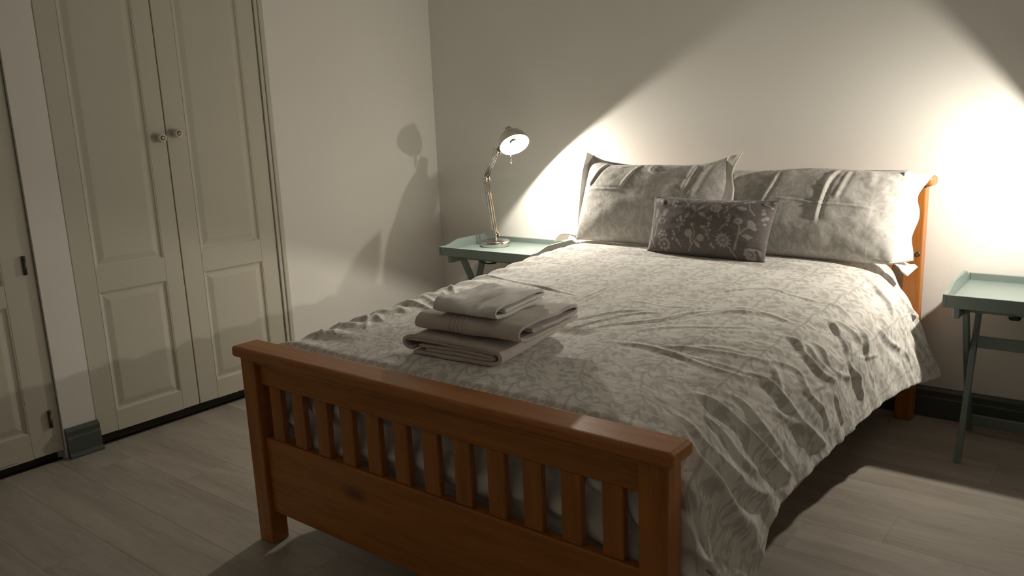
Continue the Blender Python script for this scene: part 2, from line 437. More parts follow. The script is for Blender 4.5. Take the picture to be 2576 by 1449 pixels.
# ------------------------------------------------------------------ bed frame
BX0, BX1, FBY, PD = 1.225, 2.645, -2.1885, .062
org = ((BX0+BX1)/2, -1.1, 0)
bed = thing('bed_frame', 'orange pine slatted double bed frame with thick capped footboard', 'bed', org)
def bb(name, x0, x1, y0, y1, z0, z1, ax, bev=.004, seg=2): return box(name, x0, x1, y0, y1, z0, z1, PINE[ax], bed, bev, seg, org)
PW = .066
for xa in (BX0, BX1-PW): bb('footboard_post', xa, xa+PW, FBY, FBY+PD, 0, .600, 2, .005)
CZ = .632
bb('footboard_cap', BX0-.018, BX1+.018, FBY-.016, FBY+PD+.016, CZ-.034, CZ, 0, .010, 4)
bb('cap_moulding', BX0+.002, BX1-.002, FBY+.006, FBY+PD-.010, CZ-.052, CZ-.034, 0, .005, 2)
YR = FBY+.020
bb('footboard_top_rail', BX0+PW, BX1-PW, YR, YR+.024, .516, CZ-.052, 0, .003)
bb('footboard_panel', BX0+PW, BX1-PW, YR-.004, YR+.024, .106, .348, 0, .004)
for k in range(12):
    x0 = 1.3245+.1051*k
    bb('slat', x0, x0+.052, YR+.002, YR+.022, .348, .516, 2, .002, 1)
# side rails and slatted base
for xa in (BX0+.012, BX1-.012-.024): bb('side_rail', xa, xa+.024, FBY+PD, -.100, .235, .365, 1, .003)
for k in range(14):
    yy = -2.02+.142*k
    bb('base_slat', BX0+.036, BX1-.036, yy, yy+.07, .275, .293, 0, .002, 1)
# headboard
HY0, HY1 = -.104, -.046
for xa in (BX0, BX1-PW): bb('headboard_post', xa, xa+PW, HY0, HY1, 0, .945, 2, .005)
bb('headboard_cap', BX0-.026, BX1+.026, HY0-.020, HY1+.014, .945, .982, 0, .012, 4)
bb('headboard_top_rail', BX0+PW, BX1-PW, HY0+.018, HY1-.016, .855, .945, 0, .003)
bb('headboard_panel', BX0+PW, BX1-PW, HY0+.018, HY1-.016, .25, .52, 0, .003)
for k in range(12):
    x0 = 1.3245+.1051*k
    bb('slat', x0, x0+.052, HY0+.020, HY1-.018, .52, .855, 2, .002, 1)

lathe('bolt_cap', [(0, 0), (.0095, 0), (.009, .0025), (.005, .003), (0, .0022)], (2.630, HY0, .682), (0, -1, 0), KNOBD, bed, 20, org)

# ------------------------------------------------------------------ mattress
def rounded_slab(name, x0, x1, y0, y1, z0, z1, r, mat, parent=None):
    bm = bmesh.new(); add_box(bm, x0, x1, y0, y1, z0, z1, r, 6)
    o = finish(name, bm, mat, parent, True); return o
mat_o = rounded_slab('mattress', BX0+.040, BX1-.040, -2.060, -.112, 0.2935, .540, .07, SHEET)
tag(mat_o, 'deep white mattress lying on the pine bed under the duvet', 'mattress')

# ------------------------------------------------------------------ duvet
STEP = .0042
HEADY, FOOTY = -.395, -2.060
ys_top = np.arange(HEADY, FOOTY, -STEP)
nfoot = 62
kf = (np.arange(nfoot)+1)/nfoot
V = np.concatenate([ys_top, np.full(nfoot, FOOTY)])
foot = np.concatenate([np.zeros(len(ys_top)), kf])           # 0..1 down the foot drop
NV = len(V)
yy = V
def interp(tab, y):
    a = np.array(tab); o = np.argsort(a[:, 0]); return np.interp(y, a[o, 0], a[o, 1])
zt = interp([(-.395, .690), (-.8, .676), (-1.3, .650), (-1.7, .633), (-2.06, .620)], yy)
hx = interp([(-.395, 2.790), (-.6, 2.745), (-.85, 2.722), (-1.3, 2.715), (-1.75, 2.715), (-1.9, 2.715), (-2.0, 2.700), (-2.06, 2.690)], yy)
hz = interp([(-.395, .300), (-.75, .335), (-1.1, .352), (-1.45, .362), (-1.72, .365), (-1.80, .345), (-1.88, .270), (-1.95, .150), (-2.06, .09)], yy)
lx = interp([(-.395, 1.150), (-2.06, 1.165)], yy); lz = interp([(-.395, .36), (-2.06, .33)], yy)
rows_ = []
NU = 560
for i in range(NV):
    z = zt[i]
    cp = [(lx[i], lz[i]), (lx[i]+.002, lz[i]+.10), (1.175, z-.14), (1.205, z-.045), (1.28, z-.004), (1.45, z+.002), (1.75, z+.003), (2.05, z+.003), (2.30, z+.001), (2.48, z-.014),
          (2.60, z-.055), (2.670, z-.125), (.55*2.685+.45*hx[i], .5*(z-.125)+.5*hz[i]), (hx[i], hz[i])]
    C = catmull(cp, 500); s = np.concatenate([[0], np.cumsum(np.hypot(*np.diff(C, axis=0).T))])
    q = np.linspace(0, s[-1], NU)
    rows_.append(np.stack([np.interp(q, s, C[:, 0]), np.interp(q, s, C[:, 1]), q], -1))
R_ = np.array(rows_)                                           # x, z, arc
P = np.zeros((NV, NU, 3)); P[..., 0] = R_[..., 0]; P[..., 1] = yy[:, None]; P[..., 2] = R_[..., 1]
S = R_[..., 2] - R_[..., 2][:, 250:251]; 
# foot end: rolls over the mattress edge and drops behind the footboard
top_w = smoothstep(.30, .56, P[..., 2])
fz = foot[:, None]
P[..., 1] -= .058*np.sin(np.clip(fz*3.2, 0, 1)*np.pi/2)*(.35+.65*top_w) + .0*fz
P[..., 2] -= top_w*(.300*np.clip(fz-.12, 0, 1)/.88*1.0 + .012*np.clip(fz/.12, 0, 1))
P[..., 1] += .17*smoothstep(-.70, -.395, P[..., 1])*smoothstep(.60, .675, P[..., 2])
dd_ = np.linalg.norm(np.diff(P[:, 250, :], axis=0), axis=1)
T = np.concatenate([[0], np.cumsum(dd_)])[:, None]*np.ones((1, NU))

def normals(P):
    du = np.gradient(P, axis=1); dv = np.gradient(P, axis=0)
    n = np.cross(dv, du); n /= np.linalg.norm(n, axis=-1, keepdims=True)+1e-9
    return n
Nn = normals(P)
if Nn[100, 250, 2] < 0: Nn = -Nn
pix = project(P.reshape(-1, 3)).reshape(NV, NU, 2)
facing = ((CAM-P)*Nn).sum(-1) > 0

def crop(ox, oy, sc, pts): return [(ox+x/sc, oy+y/sc) for x, y in pts]
A = lambda p: crop(1600, 700, 1.935, p)
B = lambda p: crop(1300, 620, 3.68, p)
Cc = lambda p: crop(940, 680, 4.77, p)
Dd = lambda p: crop(720, 780, 6.44, p)
E_ = lambda p: crop(1900, 660, 4.262, p)
folds = [  # (polyline in photo pixels, height m, width m)
 (A([(480, 460), (560, 470), (640, 510), (720, 600), (800, 700), (860, 775), (935, 815)]), .017, .017),
 (A([(240, 545), (330, 580), (420, 640), (520, 730), (620, 830), (700, 925), (770, 985)]), .019, .018),
 (A([(400, 540), (500, 590), (600, 700), (680, 800), (740, 900)]), .010, .014),
 (A([(150, 640), (250, 720), (370, 860), (480, 960), (560, 1030), (670, 1065)]), .018, .018),
 (A([(200, 690), (240, 770), (300, 900), (400, 1030), (520, 1170), (615, 1230)]), .020, .020),
 (A([(300, 640), (400, 740), (500, 860), (600, 980)]), .010, .014),
 (A([(620, 400), (760, 440), (800, 480), (830, 560), (910, 660)]), .010, .013),
 (A([(700, 270), (790, 320), (830, 390), (900, 470), (985, 512)]), .014, .014),
 (A([(820, 290), (900, 350), (960, 450), (1050, 485)]), .010, .012),
 (A([(920, 195), (980, 250), (1030, 330), (1055, 430), (1075, 520), (1108, 610)]), .013, .012),
 (A([(1090, 230), (1118, 330), (1140, 430), (1155, 530)]), .010, .012),
 (A([(960, 200), (1050, 260), (1110, 330)]), .008, .012),
 (A([(1150, 40), (1215, 120), (1255, 220)]), .010, .013),
 (A([(1150, 230), (1220, 300), (1285, 352)]), .014, .016),
 (A([(1290, 345), (1320, 400), (1342, 460)]), .010, .012),
 (A([(1250, 60), (1320, 140), (1390, 200)]), .012, .020),
 (A([(600, 620), (700, 660), (800, 720), (900, 780)]), .008, .016),
 (A([(660, 420), (700, 520), (740, 600), (830, 700)]), .008, .012),
 (A([(850, 560), (900, 640), (930, 740)]), .008, .010),
 (A([(960, 540), (990, 640), (1010, 720)]), .008, .010),
 (A([(740, 75), (860, 110), (960, 130), (1020, 170), (1070, 220)]), .007, .010),
 (A([(230, 190), (420, 165), (600, 165), (720, 200), (800, 240)]), .007, .012),
 (A([(120, 345), (300, 390), (450, 430), (560, 470)]), .006, .012),
 (A([(150, 335), (400, 340), (620, 400)]), .005, .011),
 (A([(260, 880), (330, 950), (420, 1090), (540, 1250), (600, 1330)]), .016, .022),
 (B([(400, 590), (600, 480), (800, 400), (1000, 300)]), .0035, .007),
 (B([(420, 605), (640, 500), (800, 425)]), .003, .006),
 (B([(330, 780), (500, 690), (800, 630), (1000, 600), (1180, 590)]), .006, .009),
 (B([(340, 830), (450, 770), (800, 680), (1100, 625), (1380, 615)]), .006, .009),
 (B([(600, 800), (850, 730), (1300, 680), (1600, 620), (1900, 595), (2100, 600), (2300, 640)]), .007, .011),
 (B([(1050, 800), (1300, 760), (1600, 745), (1900, 750), (2300, 760)]), .004, .011),
 (B([(850, 890), (1300, 950), (1700, 1080), (2000, 1180), (2250, 1260), (2480, 1390)]), .009, .013),
 (B([(1300, 920), (1600, 940), (1900, 985), (2200, 1050), (2420, 1110)]), .008, .012),
 (B([(0, 130), (300, 150), (640, 195)]), .0035, .006),
 (B([(0, 320), (130, 350), (240, 380), (420, 430), (600, 465)]), .005, .007),
 (B([(280, 350), (450, 280), (650, 200)]), .003, .006),
 (B([(1500, 290), (1700, 345), (1900, 320), (2200, 260)]), .003, .008),
 (B([(1000, 490), (1200, 520), (1400, 560), (1650, 560)]), .003, .008),
 (B([(1800, 430), (2100, 390), (2350, 390), (2560, 450)]), .005, .010),
 (Cc([(880, 90), (930, 200), (1010, 380)]), .012, .013),
 (Cc([(760, 150), (850, 290), (930, 400)]), .008, .013),
 (Cc([(540, 240), (680, 360), (830, 470)]), .010, .013),
 (Cc([(330, 310), (560, 420), (760, 520)]), .010, .014),
 (Cc([(130, 350), (250, 430), (400, 520)]), .009, .014),
 (Cc([(1260, 30), (1500, 90), (1900, 180), (2400, 280)]), .005, .007),
 (Dd([(1380, 20), (1500, 130), (1570, 200)]), .010, .014),
 (Dd([(1290, 60), (1310, 200), (1280, 340)]), .008, .013),
 (Dd([(1000, 80), (900, 220), (760, 430)]), .006, .013),
 (Dd([(700, 150), (590, 280), (520, 430)]), .006, .013),
 (E_([(540, 850), (620, 980), (700, 1080), (880, 1280)]), .008, .012),
 (E_([(760, 600), (900, 780), (980, 950), (1020, 1120), (1100, 1330)]), .010, .010),
 (E_([(1130, 690), (1180, 900), (1210, 1100), (1250, 1290)]), .008, .009),
 (E_([(1150, 150), (1280, 270), (1390, 420), (1450, 580)]), .008, .012),
 (E_([(470, 1390), (700, 1330), (800, 1310)]), .004, .007),
 (E_([(1080, 1020), (1200, 1020), (1320, 990)]), .004, .006),
]
disp = np.zeros((NV, NU))
fl = facing.copy()
bigpix = np.where(fl[..., None], pix, 1e6)
for fi, (poly, amp, wid) in enumerate(folds):
    onside = fi < 20 or fi == 24 or fi >= 49
    amp *= .88 if onside else .60; wid *= .80 if onside else .85
    st = []
    for (u, v) in poly:
        d2 = (bigpix[..., 0]-u)**2+(bigpix[..., 1]-v)**2
        k = np.unravel_index(np.argmin(d2), d2.shape); st.append((S[k], T[k]))
    C = catmull(st, 14*len(st)); L = np.concatenate([[0], np.cumsum(np.hypot(*np.diff(C, axis=0).T))]); L /= L[-1]
    pad = wid*4
    m = (S > C[:, 0].min()-pad) & (S < C[:, 0].max()+pad) & (T > C[:, 1].min()-pad) & (T < C[:, 1].max()+pad)
    iv = np.nonzero(m); sx, tx = S[iv], T[iv]
    best = np.full(len(sx), 9.0); lam = np.zeros(len(sx)); sg = np.zeros(len(sx))
    for j in range(len(C)-1):
        a, b = C[j], C[j+1]; d = b-a; L2 = d@d+1e-12
        t_ = ((sx-a[0])*d[0]+(tx-a[1])*d[1])/L2; tc_ = np.clip(t_, 0, 1)
        dist = np.hypot(sx-a[0]-tc_*d[0], tx-a[1]-tc_*d[1])
        k = dist < best
        best[k] = dist[k]; lam[k] = (L[j]+(L[j+1]-L[j])*tc_)[k]
        sg[k] = np.sign(d[0]*(tx-a[1])-d[1]*(sx-a[0]))[k]
    sd = best*sg
    tap = smoothstep(0, .22, lam)*smoothstep(0, .16, 1-lam)
    prof = np.exp(-(np.abs(sd)/wid)**1.5) - .30*np.exp(-((sd-1.9*wid)/(1.3*wid))**2) - .22*np.exp(-((sd+1.9*wid)/(1.3*wid))**2)
    disp[iv] += amp*tap*prof
# loose small creases everywhere, lumps in the filling
side = smoothstep(.15, .75, S-.30)
lft = smoothstep(.38, .55, -S)
disp += .0030*fbm(S*3.1+3, T*3.3, 2)
disp += (.0003+.0012*side)*(1-np.abs(fbm(S*7+1.4*fbm(S*3, T*3, 2), T*17+.9*fbm(S*4+9, T*4, 2), 3)))*1.0
disp += .0005*fbm(S*14, T*34, 2)
disp += lft*.006*np.sin(T*58+2.0*fbm(S*2, T*3, 2))
disp += side*(.0028*np.sin(T*52+S*30+3*fbm(S*3+4, T*3, 2))+.0012*(1-2*np.abs(vnoise(T*30+S*16+2*fbm(S*3, T*4, 2), S*3.0)))+.0006*(1-2*np.abs(vnoise(T*62+S*33+3, S*5.0))))
# gathered layers in the foot drop
fd = smoothstep(.12, .3, fz)*np.ones((1, NU))
disp += fd*(.018*np.sin(fz*17+2.2*fbm(S*5, T*2, 2))+.010*fbm(S*11, T*16, 3))
disp = np.where(fz > .02, np.clip(disp, -.03, .020), disp)
# stack of towels presses the filling flat
tw = np.exp(-(np.maximum(np.abs(P[..., 0]-1.875)-.17, 0)**2+np.maximum(np.abs(P[..., 1]+1.79)-.19, 0)**2)/.035**2)
P2 = P + Nn*(disp*(1-tw*.9))[..., None]
P2[..., 2] = P2[..., 2]*(1-tw) + (tw)*(.634-.002)
# crown by the head end sinks a little beneath pillows' front edge

P2[..., 1] = np.maximum(P2[..., 1], np.where((P2[..., 0] > BX0+.08) & (P2[..., 0] < BX1-.08) & (P2[..., 2] < .50), -2.138, np.where((P2[..., 0] > BX0-.03) & (P2[..., 0] < BX1+.03), -2.1215, -2.30)))
DUV = P2
pat = scroll_print(S+.02, T*1.0+.06)*(1-smoothstep(.22, .34, fz))
# hems turned under all round
def hem(P, pat, axis, end):
    """add a rolled edge of a few rows along one side of the grid"""
    P = np.swapaxes(P, 0, 1) if axis == 1 else P; pat_ = pat.T if axis == 1 else pat
    e, i = (P[-1], P[-4]) if end else (P[0], P[3])
    out = e-i; out /= np.linalg.norm(out, axis=1, keepdims=True)+1e-9
    along = np.gradient(e, axis=0); along /= np.linalg.norm(along, axis=1, keepdims=True)+1e-9
    nn = np.cross(along, out)
    inside = np.array([1.93, -1.2, .40])-e
    nn *= np.sign((nn*inside).sum(1, keepdims=True)+1e-9)
    r = .007; add = []
    for a in (30, 65, 100, 135, 180): add.append(e+out*r*math.sin(math.radians(a))+nn*r*(1-math.cos(math.radians(a))))
    add.append(add[-1]-out*.02); add.append(add[-1]-out*.025)
    add = np.array(add); pa = np.repeat((pat_[-1] if end else pat_[0])[None], len(add), 0)
    P = np.concatenate([P, add]) if end else np.concatenate([add[::-1], P])
    pat_ = np.concatenate([pat_, pa]) if end else np.concatenate([pa[::-1], pat_])
    return (np.swapaxes(P, 0, 1), pat_.T) if axis == 1 else (P, pat_)
P3, pt3 = hem(P2, pat, 1, True); P3, pt3 = hem(P3, pt3, 1, False); P3, pt3 = hem(P3, pt3, 0, False); P3, pt3 = hem(P3, pt3, 0, True)
duv = grid_mesh('duvet', P3, DUVETM, attr={'pat': pt3})
tag(duv, 'rumpled pale duvet with grey leafy scroll print spread over the bed', 'duvet')

def duvet_z(x, y):
    d = (DUV[..., 0]-x)**2+(DUV[..., 1]-y)**2; k = np.unravel_index(np.argmin(d+np.where(DUV[..., 2] < .5, 9, 0)), d.shape); return DUV[k][2]

# ------------------------------------------------------------------ pillows
def soft_pad(name, BL, BR, TL, TR_, thick, mat, nx, ny, shape=None, wrinkle=None, pat=None, parent=None, exp=(2.6, 2.6), flat=.5):
    """stuffed case spanned by four corners, closed front and back; s across, t up"""
    BL, BR, TL, TR_ = map(np.array, (BL, BR, TL, TR_))
    s = np.linspace(-1, 1, nx); t = np.linspace(-1, 1, ny); Sg, Tg = np.meshgrid(s, t)
    # denser towards edges
    Sg = np.sin(Sg*np.pi/2*.92)/math.sin(np.pi/2*.92); Tg = np.sin(Tg*np.pi/2*.92)/math.sin(np.pi/2*.92)
    a, b = (Sg+1)/2, (Tg+1)/2
    base = (BL*((1-a)*(1-b))[..., None]+BR*(a*(1-b))[..., None]+TL*((1-a)*b)[..., None]+TR_*(a*b)[..., None])
    ex = (BR-BL)+(TR_-TL); ey = (TL-BL)+(TR_-BR); ex = ex/np.linalg.norm(ex); nrm = np.cross(ex, ey); nrm /= np.linalg.norm(nrm)
    ey = np.cross(nrm, ex)
    if shape is not None: base = shape(base, Sg, Tg, ex, ey, nrm)
    bul = np.clip((1-np.abs(Sg)**exp[0])*(1-np.abs(Tg)**exp[1]), 0, 1)**.55
    wr = wrinkle(Sg, Tg) if wrinkle is not None else 0*Sg
    edge = np.clip((1-np.abs(Sg))*14, 0, 1)*np.clip((1-np.abs(Tg))*14, 0, 1)
    F = base+nrm*(thick*bul+wr*edge+.0015)[..., None]
    Bk = base-nrm*(thick*flat*bul+.0015)[..., None]
    full = np.concatenate([F, Bk[:, ::-1]], 1)          # wraps round in s
    pa = pat(Sg, Tg) if pat is not None else 0*Sg
    o = grid_mesh(name, full, mat, parent, attr={'pat': np.concatenate([pa, pa[:, ::-1]], 1)}, wrap_u=True, flip=True)
    bmx = bmesh.new(); bmx.from_mesh(o.data); bmesh.ops.holes_fill(bmx, edges=[e for e in bmx.edges if e.is_boundary], sides=0)
    bmesh.ops.recalc_face_normals(bmx, faces=bmx.faces); bmx.to_mesh(o.data); bmx.free()
    for p in o.data.polygons: p.use_smooth = True
    return o, F, nrm, ex, ey

def crease(Sg, Tg, pts, amp, wid):
    C = catmull(pts, 30); best = np.full(Sg.shape, 9.0); sgn = np.zeros(Sg.shape); lam = np.zeros(Sg.shape)
    for j in range(len(C)-1):
        a, b = C[j], C[j+1]; d = b-a; t = np.clip(((Sg-a[0])*d[0]+(Tg-a[1])*d[1])/(d@d+1e-9), 0, 1)
        di = np.hypot(Sg-a[0]-t*d[0], Tg-a[1]-t*d[1]); k = di < best
        best = np.where(k, di, best); sgn = np.where(k, np.sign(d[0]*(Tg-a[1])-d[1]*(Sg-a[0])), sgn); lam = np.where(k, (j+t)/(len(C)-1), lam)
    wid = wid*.62; amp = amp*.55
    sd = best*sgn; tp = smoothstep(0, .2, lam)*smoothstep(0, .2, 1-lam)
    return amp*tp*(np.exp(-(sd/wid)**2)-.6*np.exp(-((sd-1.6*wid)/wid)**2))

# right pillow
def wr_right(s, t):
    w_ = .004*fbm(s*2.2+5, t*1.8+2, 3)
    w_ += crease(s, t, [(-.38, .95), (-.46, .45), (-.62, -.2), (-.70, -.5)], .008, .035)
    w_ += crease(s, t, [(.30, .98), (.20, .55), (.14, .0), (.10, -.45)], .014, .040)
    w_ += crease(s, t, [(.42, .95), (.36, .5), (.30, .1)], .007, .04)
    w_ += crease(s, t, [(-.55, .12), (-.2, .10), (.15, .02), (.5, .0), (.9, -.06)], .007, .035)
    w_ += crease(s, t, [(.60, .95), (.66, .7), (.64, .45)], .004, .07)
    w_ += crease(s, t, [(.5, .62), (.75, .70), (.95, .62)], .006, .05)
    w_ += .004*fbm(s*5+2, t*4+1, 2)*smoothstep(.3, .9, s)
    return w_
def sh_right(b, s, t, ex, ey, n):
    b = b + ey*(-.014*(1-s**2)*(t < 0)*np.abs(t)**3)[..., None]*-1*0
    b = b + ey*(.006*np.cos(s*5)*np.clip(t, 0, 1)**4)[..., None]
    b = b - n*(.03*np.clip(-t, 0, 1)**3)[..., None]*0
    return b
ppat = lambda off: (lambda s, t: scroll_print((s+1)*.33+off, (t+1)*.19+off*.7))
PZ = .694
pR, FR, nR, exR, eyR = soft_pad('pillow', (1.990, -.395, PZ), (2.612, -.405, PZ-.004), (1.893, -.140, 1.000), (2.600, -.165, 1.008), .070, PILLOWM, 170, 110, sh_right, wr_right, ppat(.03), exp=(3.0, 2.6), flat=.55)
tag(pR, 'grey scroll-print pillow leaning beside the pine headboard post, white flap hanging at its right', 'pillow', 'pillows propped against the headboard')
def wr_left(s, t):
    w_ = .004*fbm(s*2.0+15, t*1.8+7, 3)
    w_ += crease(s, t, [(-.12, .9), (-.25, .5), (-.40, .05)], .009, .03)
    w_ += crease(s, t, [(.10, .95), (.02, .62), (.12, .50), (.22, .55)], .010, .05)
    w_ += crease(s, t, [(-.1, .85), (.0, .78), (.1, .9)], .007, .05)
    w_ += crease(s, t, [(.62, .95), (.55, .5), (.45, .0)], .009, .035)
    w_ += crease(s, t, [(.78, .9), (.66, .4), (.55, -.1)], .009, .05)
    w_ += crease(s, t, [(-.97, .0), (-.8, .08), (-.55, .06), (-.3, .05)], .006, .03)
    w_ += crease(s, t, [(-.66, .95), (-.78, .5), (-.9, .1)], .011, .035)
    w_ += crease(s, t, [(-.5, .7), (-.3, .8), (-.1, .86)], .005, .04)
    return w_
def sh_left(b, s, t, ex, ey, n):
    up = np.clip(t, 0, 1)**2
    b = b - ey*(.058*up*(1-np.clip((np.abs(s)-.55)/.45, 0, 1)**1.5))[..., None]      # ears: corners stand up
    return b
pL, FL, nL, exL, eyL = soft_pad('pillow', (1.238, -.400, PZ+.004), (1.985, -.405, PZ+.002), (1.200, -.180, 1.072), (1.905, -.180, 1.070), .070, PILLOWM, 170, 110, sh_left, wr_left, ppat(.11), exp=(3.4, 2.4), flat=.5)
tag(pL, 'grey scroll-print pillow with upright pointed corners, on the side of the chrome lamp', 'pillow', 'pillows propped against the headboard')

def ribbon(name, edge, outs, mat, parent, thick=.0022, nw=10, nl=60, wave=.006, seed=0.0, tint=None):
    """cloth flap: runs along 'edge' polyline, its free side at 'outs' polyline"""
    E0, E1 = catmull(edge, nl), catmull(outs, nl)
    k = np.linspace(0, 1, nw)[None, :, None]
    Pm = E0[:, None]*(1-k)+E1[:, None]*k
    du = np.gradient(Pm, axis=1); dv = np.gradient(Pm, axis=0); n = np.cross(du, dv); n /= np.linalg.norm(n, axis=-1, keepdims=True)+1e-9
    l = np.linspace(0, 1, nl)[:, None]; ww = np.linspace(0, 1, nw)[None]
    Pm = Pm + n*(wave*np.sin(l*11+seed)*ww + .6*wave*fbm(l*5+seed, ww*1.5, 2))[..., None]
    full = np.concatenate([Pm+n*thick/2, (Pm-n*thick/2)[:, ::-1]], 1)
    o = grid_mesh(name, full, mat, parent, attr={'pat': np.zeros(full.shape[:2])}, wrap_u=True)
    bmx = bmesh.new(); bmx.from_mesh(o.data); bmesh.ops.holes_fill(bmx, edges=[e for e in bmx.edges if e.is_boundary], sides=0)
    bmesh.ops.recalc_face_normals(bmx, faces=bmx.faces); bmx.to_mesh(o.data); bmx.free()
    for p in o.data.polygons: p.use_smooth = True
    return o
# white reverse of the open case ends
o = ribbon('pillowcase_flap', [(2.580, -.185, 1.002), (2.590, -.235, .93), (2.596, -.292, .85), (2.598, -.355, .77), (2.598, -.412, .694)],
           [(2.676, -.150, .992), (2.640, -.205, .915), (2.655, -.245, .84), (2.650, -.300, .765), (2.672, -.375, .700)], WHITEC, pR, wave=.007, seed=.4)
o['label'] = 'white open end of the pillowcase'
o = ribbon('pillowcase_flap', [(2.610, -.398, .694), (2.632, -.412, .683), (2.650, -.425, .668), (2.668, -.430, .655)],
           [(2.625, -.352, .690), (2.650, -.36, .690), (2.672, -.37, .690), (2.690, -.385, .686)], WHITEC, pR, wave=.003, seed=2.0, nl=24)
o['label'] = 'white folded tongue of the pillowcase opening'
o = ribbon('pillowcase_flap', [(1.203, -.183, 1.070), (1.212, -.215, 1.00), (1.222, -.262, .92), (1.232, -.312, .83), (1.240, -.370, .74)],
           [(1.186, -.215, 1.085), (1.182, -.245, 1.00), (1.196, -.290, .91), (1.214, -.335, .82), (1.232, -.380, .735)], WHITEC, pL, wave=.004, seed=1.2)
o['label'] = 'white open end of the pillowcase'
o = ribbon('pillowcase_flap', [(1.240, -.385, .692), (1.215, -.405, .716), (1.180, -.420, .724), (1.150, -.425, .708), (1.130, -.420, .682)],
           [(1.262, -.30, .700), (1.225, -.315, .716), (1.190, -.325, .722), (1.160, -.33, .706), (1.140, -.33, .684)], WHITEC, pL, wave=.002, seed=.1, nl=30)
o['label'] = 'white rounded lip of the pillowcase end'
o = ribbon('pillowcase_flap', [(1.890, -.195, 1.062), (1.884, -.240, 1.00), (1.878, -.290, .94), (1.872, -.345, .87), (1.868, -.390, .80)],
           [(1.950, -.190, 1.086), (1.936, -.250, 1.00), (1.962, -.300, .93), (1.970, -.345, .86), (1.945, -.385, .79)], WHITEC, pL, wave=.004, seed=2.2)
o['label'] = 'white open end of the pillowcase'

